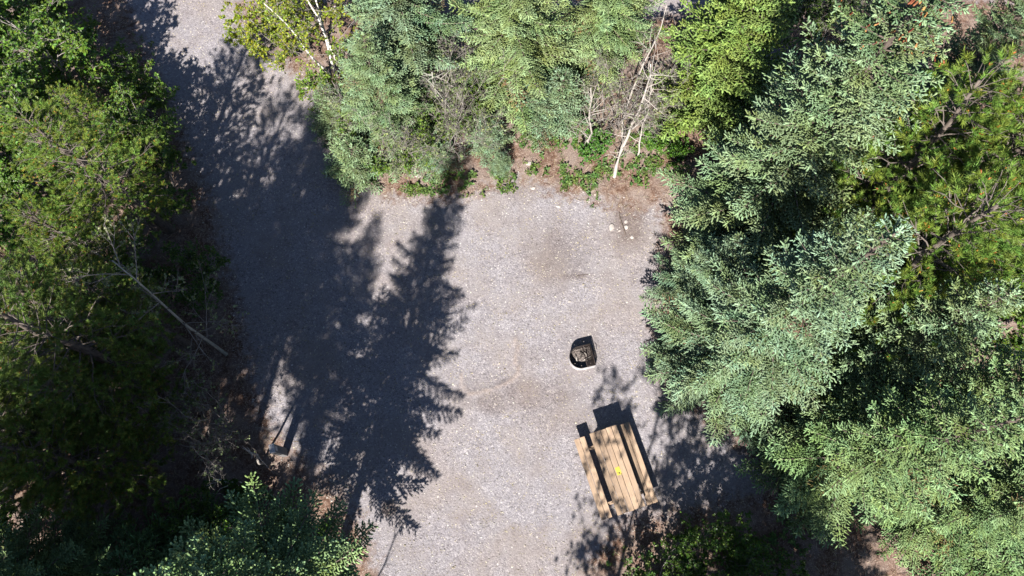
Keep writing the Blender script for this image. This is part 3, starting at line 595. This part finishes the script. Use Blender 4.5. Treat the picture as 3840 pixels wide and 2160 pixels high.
for u, v, s, rz, tn, lab in ((1400, 590, .9, 2.0, (1.12, 1.2, 1.0), 'light green bush low in the left part of the thicket'), (1560, 600, .8, 4.0, (1.12, 1.2, 1.0), 'light green bush above the cluster of white rocks'), (1330, 420, 1.15, 0, (1.5, 1.5, 1.2), 'light green leafy bush beside the drive under the top left spruce'), (1480, 470, 1.1, 1.7, (1.2, 1.3, 1.0), 'tangled leafy bush in the middle of the thicket'),
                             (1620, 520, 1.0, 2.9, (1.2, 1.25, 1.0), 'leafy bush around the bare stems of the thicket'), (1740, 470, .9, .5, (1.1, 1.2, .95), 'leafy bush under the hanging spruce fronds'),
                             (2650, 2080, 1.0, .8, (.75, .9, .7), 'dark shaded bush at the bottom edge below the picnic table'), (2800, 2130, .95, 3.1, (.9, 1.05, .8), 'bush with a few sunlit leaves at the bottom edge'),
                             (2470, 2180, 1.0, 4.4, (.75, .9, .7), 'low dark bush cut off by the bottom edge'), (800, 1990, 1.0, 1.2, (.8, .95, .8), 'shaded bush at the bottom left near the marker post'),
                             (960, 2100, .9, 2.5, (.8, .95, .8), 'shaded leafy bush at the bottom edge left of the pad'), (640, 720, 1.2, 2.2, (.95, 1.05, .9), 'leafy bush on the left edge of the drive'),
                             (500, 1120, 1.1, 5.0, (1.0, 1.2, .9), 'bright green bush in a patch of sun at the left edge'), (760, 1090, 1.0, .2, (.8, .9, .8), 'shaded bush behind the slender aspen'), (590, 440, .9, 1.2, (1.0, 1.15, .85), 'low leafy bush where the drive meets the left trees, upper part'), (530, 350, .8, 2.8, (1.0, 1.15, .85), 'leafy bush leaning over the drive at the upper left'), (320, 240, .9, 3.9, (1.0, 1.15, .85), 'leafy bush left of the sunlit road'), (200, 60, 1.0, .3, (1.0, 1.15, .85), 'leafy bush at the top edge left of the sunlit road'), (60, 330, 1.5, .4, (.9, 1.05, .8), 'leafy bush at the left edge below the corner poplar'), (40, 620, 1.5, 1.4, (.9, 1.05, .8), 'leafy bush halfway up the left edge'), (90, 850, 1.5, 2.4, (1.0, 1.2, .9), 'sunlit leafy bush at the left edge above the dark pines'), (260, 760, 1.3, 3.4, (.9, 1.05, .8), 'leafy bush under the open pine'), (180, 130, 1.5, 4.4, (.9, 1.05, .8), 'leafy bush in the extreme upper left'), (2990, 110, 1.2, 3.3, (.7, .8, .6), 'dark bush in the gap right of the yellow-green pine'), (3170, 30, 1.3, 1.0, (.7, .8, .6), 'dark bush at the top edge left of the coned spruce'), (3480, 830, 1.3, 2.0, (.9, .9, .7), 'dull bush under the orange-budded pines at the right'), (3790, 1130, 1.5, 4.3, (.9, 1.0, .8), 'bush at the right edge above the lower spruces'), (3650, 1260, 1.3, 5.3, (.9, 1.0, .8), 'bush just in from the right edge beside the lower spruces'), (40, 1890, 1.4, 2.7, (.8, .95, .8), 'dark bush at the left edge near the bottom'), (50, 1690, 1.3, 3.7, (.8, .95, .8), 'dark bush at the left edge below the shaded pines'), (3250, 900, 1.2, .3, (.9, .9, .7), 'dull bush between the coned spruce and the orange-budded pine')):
    plant(BUSH, 'leafy_bush', lab, 'bush', P(u, v), rz, s, tn, group='leafy bushes at the forest edge')
for u, v, s, rz, lab in ((1690, 430, 1.1, .3, 'grey leafless shrub between the top centre spruces'), (1600, 480, 1.2, 2.1, 'bare branching shrub above the young spruces'), (2340, 480, 1.05, 4.0, 'bare grey shrub at the foot of the leaning dead stems'),
                         (760, 1680, 1.25, 1.1, 'nearly bare shrub with sparse pale leaves left of the marker post'), (860, 1600, .9, 3.3, 'thin bare shrub just behind the marker post'), (2440, 400, 1.0, 5.2, 'bare grey shrub against the yellow-green pine'), (1430, 470, 1.2, 2.2, 'bare shrub rising through the half-grown spruce'), (1520, 570, 1.2, 3.2, 'bare twiggy shrub in front of the half-grown spruce'), (1650, 550, 1.2, 5.6, 'bare tangled shrub around the white dead stem'), (1750, 540, 1.05, 4.1, 'bare tangled shrub right of the white dead stem'), (1770, 400, 1.2, 1.2, 'bare twiggy shrub below the dark gap between the top spruces'), (2260, 470, 1.0, .6, 'bare shrub left of the leaning dead stems'), (2960, 200, 1.2, .9, 'bare shrub in the dark gap beside the yellow-green pine'), (3080, 60, 1.3, 2.9, 'bare shrub at the top edge in the dark gap'), (3010, 330, 1.0, 4.7, 'bare shrub low in the dark gap near the coned spruce')):
    plant(BARE, 'bare_shrub', lab, 'bush', P(u, v), rz, s, group='bare shrubs in the undergrowth')
for u, v, s, tn, lab in ((2205, 575, 1.0, (.75, 1.2, 1.0), 'compact blue-green bush at the foot of the leaning stems'), (2540, 590, .75, (.9, 1.3, .7), 'small bright bush by the dark right edge of the thicket'), (2440, 540, .8, (1, 1.35, .8), 'low bright green bush right of the leaning stems'),
                         (1230, 1985, .4, (1.2, 1.5, 1.0), 'single sunlit sprig on red litter at the bottom left'), (930, 1850, .8, (.8, 1., .8), 'low shaded bush below the marker post')):
    plant(LOW, 'low_bush', lab, 'bush', P(u, v), u * .1, s, tn, group='low bushes at the thicket edge')
# leaning dead stems
def stem(name, label, a, za, b, zb, rad, seed, mt='dead', twigs=10):
    rng = np.random.default_rng(seed); p0 = P(*a, za); p1 = P(*b, zb); o = thing(name, label, 'tree', tuple(p0)); gt, gb = Geo(), Geo()
    path = bent((0, 0, -.08), p1 - p0, rng, 9, .032); tube(gt, path, np.linspace(rad, rad * .3, 9), 7)
    for i in range(twigs):
        u = rng.uniform(.12, 1); q = np.array([np.interp(u, np.linspace(0, 1, 9), path[:, j]) for j in range(3)]); d = nrm(rng.normal(0, 1, 3) + nrm(p1 - p0) * .8); Ls = rng.uniform(.25, .9)
        t1 = bent(q, q + d * Ls, rng, 5, .08); tube(gt, t1, np.linspace(rad * .3, .003, 5), 4)
        for _ in range(3):
            w = rng.integers(1, 5); e = t1[w] + nrm(d + rng.normal(0, .8, 3)) * Ls * .5; tube(gt, bent(t1[w], e, rng, 3, .08), [rad * .14, .004, .002], 3)
    new_obj('trunk', gt.mesh('stem_trunk', [M[mt]], True), o)
    return o
stem('dead_tree', 'thick pale dead stem leaning out from the litter at the thicket edge', (2303, 671), 0, (2440, 240), 3.6, .055, 1, twigs=30)
stem('dead_tree', 'longest thin dead stem leaning to the top edge', (2335, 520), 0, (2500, 20), 4.4, .035, 2, twigs=26)
stem('dead_tree', 'crooked pale stem rising beside the compact bush', (2225, 575), 0, (2215, 330), 2.6, .04, 3, twigs=22)
stem('dead_tree', 'thin grey stem crossing the thick leaning one', (2390, 590), 0, (2450, 330), 2.4, .03, 4, twigs=26)
stem('dead_tree', 'white dead stem standing in the middle of the thicket', (1670, 480), 0, (1620, 270), 2.6, .05, 5, 'aspen', 14)
stem('dead_tree', 'thin dead stem beside the white one in the thicket', (1790, 440), 0, (1640, 290), 2.2, .035, 6, 'dead', 12)
tipw = P(1260, 1260)[:2] - .983 * 3.6 * np.array([math.sin(SUN_AZ), math.cos(SUN_AZ)])
def stem_w(name, label, a, tip, rad, seed, mt, twigs):
    o = stem(name, label, a, 0, a, .5, rad, seed, mt, 0); rng = np.random.default_rng(seed); gt = Geo(); p0 = P(*a); v = np.array(tip) - p0
    path = bent((0, 0, -.08), v, rng, 9, .015); tube(gt, path, np.linspace(rad, rad * .5, 9), 7)
    for i in range(twigs):
        q = path[rng.integers(4, 9)]; d = nrm(rng.normal(0, 1, 3) + nrm(v)); tube(gt, bent(q, q + d * rng.uniform(.2, .6), rng, 4, .08), np.linspace(rad * .35, .003, 4), 4)
    o.children[0].data = gt.mesh('stem_trunk', [M[mt]], True)
stem_w('dead_tree', 'thin bare pole rising just behind the marker post', (985, 1738), (tipw[0], tipw[1], 3.6), .035, 14, 'dead', 9)
stem_w('dead_tree', 'bare pole beyond the bottom edge whose thin shadow lies on the lower pad', (1150, 2700), (-3.9, -4.8, 5.2), .032, 15, 'dead', 8)
stem('fallen_branch', 'peeling white birch branch lying among dark twigs', (790, 1800), .12, (935, 1818), .12, .035, 9, 'birch', 3)

# ------------------------------------------------------------------ picnic table
def box_mesh(name, sx, sy, sz, m, bev=.004, rot=None, off=(0, 0, 0)):
    bm = bmesh.new(); bmesh.ops.create_cube(bm, size=1); bmesh.ops.scale(bm, vec=(sx, sy, sz), verts=bm.verts)
    bmesh.ops.bevel(bm, geom=bm.edges[:], offset=bev, segments=1, affect='EDGES')
    if rot is not None: bmesh.ops.transform(bm, matrix=rot, verts=bm.verts)
    bmesh.ops.translate(bm, vec=off, verts=bm.verts); me = bpy.data.meshes.new(name); bm.to_mesh(me); bm.free(); me.materials.append(m); return me
tz = float(gz(np.array([2.635]), np.array([1.281]))[0])
tbl = thing('picnic_table', 'wooden picnic table with attached benches, dappled with shade, on the gravel', 'table', (2.635, 1.281, tz), math.radians(17.9))
prnd = random.Random(4)
PW = .135; LEN = 2.10
def part(name, me, loc, parent=tbl, rot=(0, 0, 0)):
    o = new_obj(name, me, parent, loc); o.rotation_euler = rot; return o
plank = box_mesh('plank', PW, LEN, .038, M['wood'])
for i in range(5):
    part('tabletop_plank', plank, ((i - 2) * (PW + .0125), prnd.uniform(-.006, .006), .731), rot=(0, 0, prnd.uniform(-.002, .002)))
for sx in (-1, 1):
    for k in (0, 1):
        part('seat_plank', plank, (sx * (.612 + (k * 2 - 1) * .0735), prnd.uniform(-.012, .012), .431))
beam = box_mesh('beam', 1.46, .038, .135, M['wood']); cleat = box_mesh('cleat', .68, .038, .088, M['wood'])
leg_l = box_mesh('leg', .09, .038, .86, M['wood'])
strut = box_mesh('strut', .06, .038, .80, M['wood'])
for sy in (-1, 1):
    y = sy * .70
    part('bench_support', beam, (0, y, .3435)); part('top_cleat', cleat, (0, y, .667))
    for sx in (-1, 1):
        part('leg', leg_l, (sx * .36, y + sy * .040, .352), rot=(0, sx * -.55, 0))
    part('brace', strut, (0, y - sy * .33, .47), rot=(sy * .95, 0, 0))
bolt = None
g = Geo(); tube(g, [(0, 0, 0), (0, 0, .004)], [.008, .007], 6); bolt = g.mesh('bolt', [M['screw']])
for i in range(5):
    for sy in (-1, 1):
        part('bolt', bolt, ((i - 2) * (PW + .0125), sy * .70, .7495))
for sx in (-1, 1):
    for k in (0, 1):
        for sy in (-1, 1): part('bolt', bolt, (sx * (.612 + (k * 2 - 1) * .0735), sy * .70, .4495))
# yellow card lying on the table
cp = P(2319, 1766, .755 + tz)
cm = box_mesh('card', .118, .20, .0016, M['card'], .0004)
card = new_obj('notice_card', cm, None, tuple(cp)); card.location.z = tz + .7512; card.rotation_euler = (0, 0, math.radians(17.9 + 2))
tag(card, 'yellow card with black print lying on the picnic table', 'card')

# ------------------------------------------------------------------ fire ring
fz = float(gz(np.array([1.95]), np.array([4.37]))[0]); FH = .31
A = P(2235, 1369, FH); Bp = P(2214, 1289, FH); Wp = P(2134, 1336, FH)
mid = (A + Bp) / 2; hw = np.linalg.norm((A - Bp)[:2]) / 2; ang = math.atan2((Bp - A)[1], (Bp - A)[0]) - math.pi / 2
exv = np.array([math.cos(ang), math.sin(ang)]); depth = float(np.dot(mid[:2] - Wp[:2], exv)); st = max(.05, depth - hw)
ring = thing('fire_ring', 'horseshoe steel fire ring with a grate, half full of ash', 'fire pit', (mid[0] - exv[0] * st, mid[1] - exv[1] * st, fz), ang)
per = []
for i in range(9): per.append((st * (1 - i / 8), hw))
for i in range(1, 40): a = math.pi / 2 + math.pi * i / 40; per.append((hw * math.cos(a), hw * math.sin(a)))
for i in range(9): per.append((st * i / 8, -hw))
per = np.array(per); holes = {4, 13, 21, 29, 37, 45, 52}
def wall_mesh():
    zs = [-.05, .165, .195, FH]; V = []; F = []
    for x, y in per: V += [(x, y, z) for z in zs]
    for i in range(len(per) - 1):
        for k in range(3):
            if k == 1 and i in holes: continue
            a = i * 4 + k; b = (i + 1) * 4 + k; F.append((a, b, b + 1, a + 1))
    me = bpy.data.meshes.new('ring_wall'); me.from_pydata(V, [], F); me.materials.append(M['steel']); me.materials.append(M['soot']); return me
wo = new_obj('ring_wall', wall_mesh(), ring); sm = wo.modifiers.new('thickness', 'SOLIDIFY'); sm.thickness = .007; sm.offset = 0; sm.material_offset = 0
wi = None
# sooty lining just inside
def lining():
    zs = [-.05, .165, .195, FH - .004]; V = []; F = []; c = np.array([st * .4, 0])
    nrmv = []
    for i in range(len(per)):
        tv = per[min(i + 1, len(per) - 1)] - per[max(i - 1, 0)]; nv = np.array([-tv[1], tv[0]]); nrmv.append(nv / np.linalg.norm(nv))
    for (x, y), n in zip(per, nrmv): V += [(x + n[0] * .006, y + n[1] * .006, z) for z in zs]
    for i in range(len(per) - 1):
        for k in range(3):
            if k == 1 and i in holes: continue
            a = i * 4 + k; b = (i + 1) * 4 + k; F.append((a, b, b + 1, a + 1))
    me = bpy.data.meshes.new('ring_lining'); me.from_pydata(V, [], F); me.materials.append(M['soot']); return me
new_obj('ring_lining', lining(), ring)
new_obj('end_plate', box_mesh('end_plate', .008, 2 * hw + .012, FH - .06, M['soot'], .001, off=(0, 0, 0)), ring, (st + .004, 0, (FH - .06) / 2 - .02))
lip = Geo(); tube(lip, [(x, y, FH) for x, y in per], [.007] * len(per), 5); new_obj('rim', lip.mesh('rim', [M['soot']], True), ring)
# grate over the straight end
grate = new_obj('grate', None, ring) if False else None
gx0 = st - .235
gr_frame = Geo()
for a, b in (((gx0, -hw + .02), (gx0, hw - .02)), ((st - .012, -hw + .02), (st - .012, hw - .02)), ((gx0, -hw + .02), (st - .012, -hw + .02)), ((gx0, hw - .02), (st - .012, hw - .02))):
    tube(gr_frame, [(*a, FH + .004), (*b, FH + .004)], [.010, .010], 6)
gf_ = new_obj('grate', gr_frame.mesh('grate_frame', [M['rust']], True), ring)
bar = Geo(); tube(bar, [(0, -hw + .02, FH + .006), (0, hw - .02, FH + .006)], [.0042, .0042], 5); barm = bar.mesh('grate_bar', [M['rust']], True)
for i in range(9): new_obj('grate_bar', barm, gf_, (gx0 + .0245 * (i + .6), 0, 0))
tb = Geo(); tube(tb, [(st + .03, -.10, FH + .01), (st + .045, 0, FH + .03), (st + .03, .10, FH + .01)], [.008] * 3, 5); new_obj('grate_handle', tb.mesh('grate_handle', [M['rust']], True), ring)
# ash bed
def ash_bed():
    r = np.random.default_rng(9); n = 26; V = []; F = []
    xs = np.linspace(-hw, st, n); ys = np.linspace(-hw, hw, n)
    for x in xs:
        for y in ys:
            rr = .98 * hw; xx, yy = x, y * .97
            if x < 0:
                mx = math.sqrt(max(0, rr * rr - x * x)); yy = y / hw * mx
            V.append((xx * .985, yy, .035 + .05 * max(0, 1 - ((xx - .05) ** 2 + yy ** 2) / .09) + r.normal(0, .006)))
    for i in range(n - 1):
        for j in range(n - 1): a = i * n + j; F.append((a, a + n, a + n + 1, a + 1))
    me = bpy.data.meshes.new('ash_bed'); me.from_pydata(V, [], F); me.materials.append(M['ash']); return me
new_obj('ash_bed', ash_bed(), ring)
r = np.random.default_rng(5)
for i in range(9):
    gg = Geo(); p = np.array([r.uniform(-.15, .25), r.uniform(-.14, .16), .10]); d = nrm(np.array([r.normal(), r.normal(), .1])) * r.uniform(.05, .12); tube(gg, bent(p - d, p + d, r, 4, .05), [.014, .018, .016, .010], 6)
    new_obj('charred_stick', gg.mesh('charred_stick', [M['char'] if i % 3 else M['dead']], True), ring)

# ------------------------------------------------------------------ marker post
pb = P(1080, 1690); pz = float(gz(np.array([pb[0]]), np.array([pb[1]]))[0]); pt = P(1020, 1682, 1.18)
post = thing('marker_post', 'square grey wooden marker post with a pale flat top beside the drive', 'post', (pt[0], pt[1], pz), math.radians(14))
PH = 1.18
new_obj('shaft', box_mesh('post_shaft', .125, .215, PH + .3, M['postwood'], .008, off=(0, 0, PH / 2 - .15)), post)
new_obj('cap', box_mesh('post_cap', .135, .225, .018, M['paint'], .004, off=(0, 0, PH + .0095)), post)
new_obj('number_plate', box_mesh('post_plate', .004, .11, .16, M['paint'], .001, off=(.0655, 0, PH - .16)), post)
gg = Geo(); tube(gg, [(.075, -.115, PH - .005), (.085, -.12, PH + .028)], [.011, .013], 6); new_obj('clip', gg.mesh('clip', [M['steel']], True), post)
for k, (x, y) in enumerate(((-.03, .06), (.03, .06), (0, -.01), (-.03, -.06), (.035, -.05))):
    gg = Geo(); tube(gg, [(x, y, PH + .0185), (x, y, PH + .022)], [.009, .008], 6); new_obj('bolt', gg.mesh('post_bolt', [M['screw']]), post)

# ------------------------------------------------------------------ rocks
def rock_mesh(seed):
    bm = bmesh.new(); bmesh.ops.create_icosphere(bm, subdivisions=2, radius=.5); r = np.random.default_rng(seed)
    pl = nrm(r.normal(0, 1, (11, 3))); dd = r.uniform(.24, .42, 11)
    for v in bm.verts:
        c = np.array(v.co)
        for n_, d_ in zip(pl, dd):
            k = c @ n_ - d_
            if k > 0: c = c - n_ * k * .97
        v.co = c + r.normal(0, .012, 3)
    me = bpy.data.meshes.new('rock'); bm.to_mesh(me); bm.free(); me.materials.append(M['rock']); return me
RM = [rock_mesh(i) for i in range(5)]
RX = [(1548, 636, 34, 20, 'larger of two white rocks at the left of the thicket foot cluster'), (1536, 650, 24, 18, 'white rock touching the lower left of the thicket foot cluster'), (1568, 661, 22, 16, 'small white rock on red litter below the thicket cluster'),
      (1598, 619, 16, 16, 'little white rock right of the thicket foot cluster'), (1985, 618, 27, 19, 'rounded white rock beside a dark shadow at the thicket edge'), (1999, 707, 22, 12, 'half-buried pale rock below the rounded white one'),
      (2136, 677, 14, 9, 'chip of white rock among the green plants'), (2093, 774, 19, 11, 'flat white rock alone on the upper pad'), (2293, 856, 24, 32, 'biggest pale rock by the old stump hollow'), (2347, 834, 14, 16, 'upper of two small pale rocks right of the stump hollow'),
      (2348, 853, 19, 18, 'lower of two small pale rocks right of the stump hollow'), (2322, 865, 17, 8, 'sliver of pale rock right of the biggest one'), (2369, 889, 13, 17, 'pale rock below the stump hollow'), (2339, 743, 8, 7, 'small white stone on the upper right of the pad'),
      (2135, 1132, 13, 8, 'small white stone in the middle of the pad'), (2472, 1069, 18, 16, 'pale rock under the spruce edge right of the pad'), (1541, 1598, 18, 8, 'elongated white stone near the shadow edge'), (2492, 1477, 14, 14, 'pale rock where the spruce boughs meet the litter, above the table'),
      (1476, 1992, 8, 7, 'white stone near the round stain'), (3089, 2001, 52, 26, 'broad pale rock at the bottom right under the spruce fringe'), (2962, 1828, 18, 12, 'pale rock on litter at the lower right'), (2264, 1964, 52, 0, None)]
for i, (u, v, a, b, lab) in enumerate(RX):
    if lab is None: continue
    p = P(u, v); k = 1 / 138.
    o = new_obj('rock', RM[i % 5], None, (p[0], p[1], float(gz(p[:1], p[1:2])[0]) + .04 * b * k)); o.scale = (1.15 * a * k, 1.15 * b * k, .75 * min(a, b) * k); o.rotation_euler = (0, 0, (i * .7) % .6 - .3)
    tag(o, lab, 'rock', 'pale rocks on the ground')

# ------------------------------------------------------------------ ground cover, pebbles and litter
def scatter_px(regions, seed):
    r = np.random.default_rng(seed); out = []
    for u, v, ru, rv, n in regions:
        a = r.uniform(0, 6.28, n); q = np.sqrt(r.uniform(0, 1, n)); out += [P(u + ru * q_ * math.cos(a_), v + rv * q_ * math.sin(a_)) for q_, a_ in zip(q, a)]
    return np.array(out)
HR = [(2200, 600, 320, 110, 70), (1750, 690, 200, 50, 40), (2520, 520, 60, 120, 40), (3000, 1950, 120, 160, 60), (1600, 720, 90, 22, 34), (1560, 715, 60, 15, 20), (2080, 530, 120, 50, 60), (1990, 520, 60, 40, 26), (2130, 660, 40, 45, 26), (2190, 690, 60, 30, 26), (2270, 650, 60, 50, 34), (2350, 560, 60, 80, 36), (2480, 560, 70, 110, 80), (2450, 480, 60, 60, 40), (2540, 640, 50, 60, 24),
      (2000, 640, 30, 20, 8), (2120, 700, 20, 40, 12), (1900, 690, 40, 40, 16), (2220, 750, 20, 30, 5), (1700, 680, 90, 40, 30), (2400, 650, 70, 60, 24), (2390, 2100, 120, 60, 22), (2880, 2080, 60, 90, 50), (300, 950, 300, 120, 130), (200, 640, 260, 260, 120), (520, 820, 140, 120, 70), (900, 1880, 130, 100, 40), (2950, 1930, 50, 90, 16), (500, 300, 120, 200, 60), (1250, 430, 30, 60, 24), (1400, 640, 100, 60, 40)]
hp = scatter_px(HR, 3); r = np.random.default_rng(12)
gh = Geo(); n = len(hp); k = 9; idx = np.repeat(np.arange(n), k); a = r.uniform(0, 6.28, n * k); sc_ = r.uniform(.35, 1.35, n)[idx]
base = hp[idx] + np.stack([r.normal(0, .03, n * k), r.normal(0, .03, n * k), r.uniform(.02, .14, n * k) * sc_], 1); base[:, 2] += gz(base[:, 0], base[:, 1])
leaves(gh, base, np.stack([np.cos(a), np.sin(a), r.uniform(-.1, .6, n * k)], 1), nrm(np.stack([r.normal(0, .3, n * k), r.normal(0, .3, n * k), np.ones(n * k)], 1)), .075 * sc_ * r.uniform(.6, 1.2, n * k), .027 * sc_, np.stack([r.uniform(.2, 1, n * k), r.uniform(0, 1, n * k), r.uniform(0, 1, n)[idx]], 1))
gc_ = new_obj('ground_cover', gh.mesh('ground_cover', [M['herb']])); gc_['kind'] = 'stuff'; tag(gc_, 'low green leafy plants carpeting the litter at the thicket edge', 'ground cover')
def pebbles(name, X, Y, size, seed, label, matl):
    r = np.random.default_rng(seed); n = len(X); s = size * r.lognormal(0, .35, n)
    oct_ = np.array([[1, 0, 0], [0, 1, 0], [-1, 0, 0], [0, -1, 0], [0, 0, .7], [0, 0, -.5]]); F0 = np.array([[0, 1, 4], [1, 2, 4], [2, 3, 4], [3, 0, 4]])
    V = oct_[None] * r.uniform(.65, 1.35, (n, 6, 1)) * s[:, None, None]; a = r.uniform(0, 6.28, n); c_, s_ = np.cos(a)[:, None], np.sin(a)[:, None]
    V = np.stack([V[..., 0] * c_ - V[..., 1] * s_, V[..., 0] * s_ + V[..., 1] * c_, V[..., 2]], -1) + np.stack([X, Y, gz(X, Y) + .002], -1)[:, None]
    tone = np.clip(r.normal(.45, .28, n), 0, 1); C = np.repeat(np.stack([tone, r.uniform(0, 1, n), r.uniform(0, 1, n)], 1), 6, 0)
    g = Geo(); g.add(V, F0[None] + (np.arange(n) * 6)[:, None, None], C); o = new_obj(name, g.mesh(name, [matl])); o['kind'] = 'stuff'; tag(o, label, 'gravel'); return o
r = np.random.default_rng(77); X = r.uniform(-11, 8, 60000); Y = r.uniform(-1.6, 18, 60000); s = np.maximum(poly_sd(X, Y, PAD), poly_sd(X, Y, ROAD)); kx = s > -.25
pebbles('pebbles', X[kx], Y[kx], .012, 5, 'loose grey and white pebbles strewn over the gravel', M['pebble'])
# fallen twigs and needles on the litter
r = np.random.default_rng(21); X = r.uniform(-15, 15, 26000); Y = r.uniform(-2, 16, 26000); s = np.maximum(poly_sd(X, Y, PAD), poly_sd(X, Y, ROAD)); kx = (s < .35) & (r.random(26000) < np.where(s > 0, .35, 1)); X = X[kx]; Y = Y[kx]; n = len(X)
gl = Geo(); a = r.uniform(0, 6.28, n); D = np.stack([np.cos(a), np.sin(a), r.uniform(0, .25, n)], 1); spindles(gl, np.stack([X, Y, gz(X, Y) + .006], 1), D, r.uniform(.05, .28, n), r.uniform(.003, .007, n), np.stack([r.uniform(0, 1, n)] * 3, 1))
M['litter'] = leafy('litter_twigs', (.09, .055, .04), (.30, .24, .19), 0, .9, .3)
o = new_obj('twig_litter', gl.mesh('twig_litter', [M['litter']])); o['kind'] = 'stuff'; tag(o, 'brown fallen twigs strewn over the forest floor', 'twigs')
# stray sticks on the pad
for i, (a, b, rad, lab) in enumerate((((2303, 1402), (2313, 1415), .006, 'short pale stick lying between fire ring and table'), ((2160, 1036), (2205, 1030), .007, 'thin dark stick on the pad above the fire ring'), ((2322, 800), (2345, 880), .018, 'curved root beside the stump hollow'), ((1779, 1765), (1777, 1795), .006, 'short pale twig in the middle of the lower pad'))):
    p0 = P(*a); p1 = P(*b); gg = Geo(); rr = np.random.default_rng(i); pa = bent(np.zeros(3), p1 - p0, rr, 6, .05); pa[:, 2] = rad * .6; tube(gg, pa, np.full(6, rad), 5)
    o = new_obj('stick', gg.mesh('stick', [M['dead'] if i in (0, 3) else M['bark']], True), None, (p0[0], p0[1], float(gz(p0[:1], p0[1:2])[0]) + .006)); tag(o, lab, 'stick')
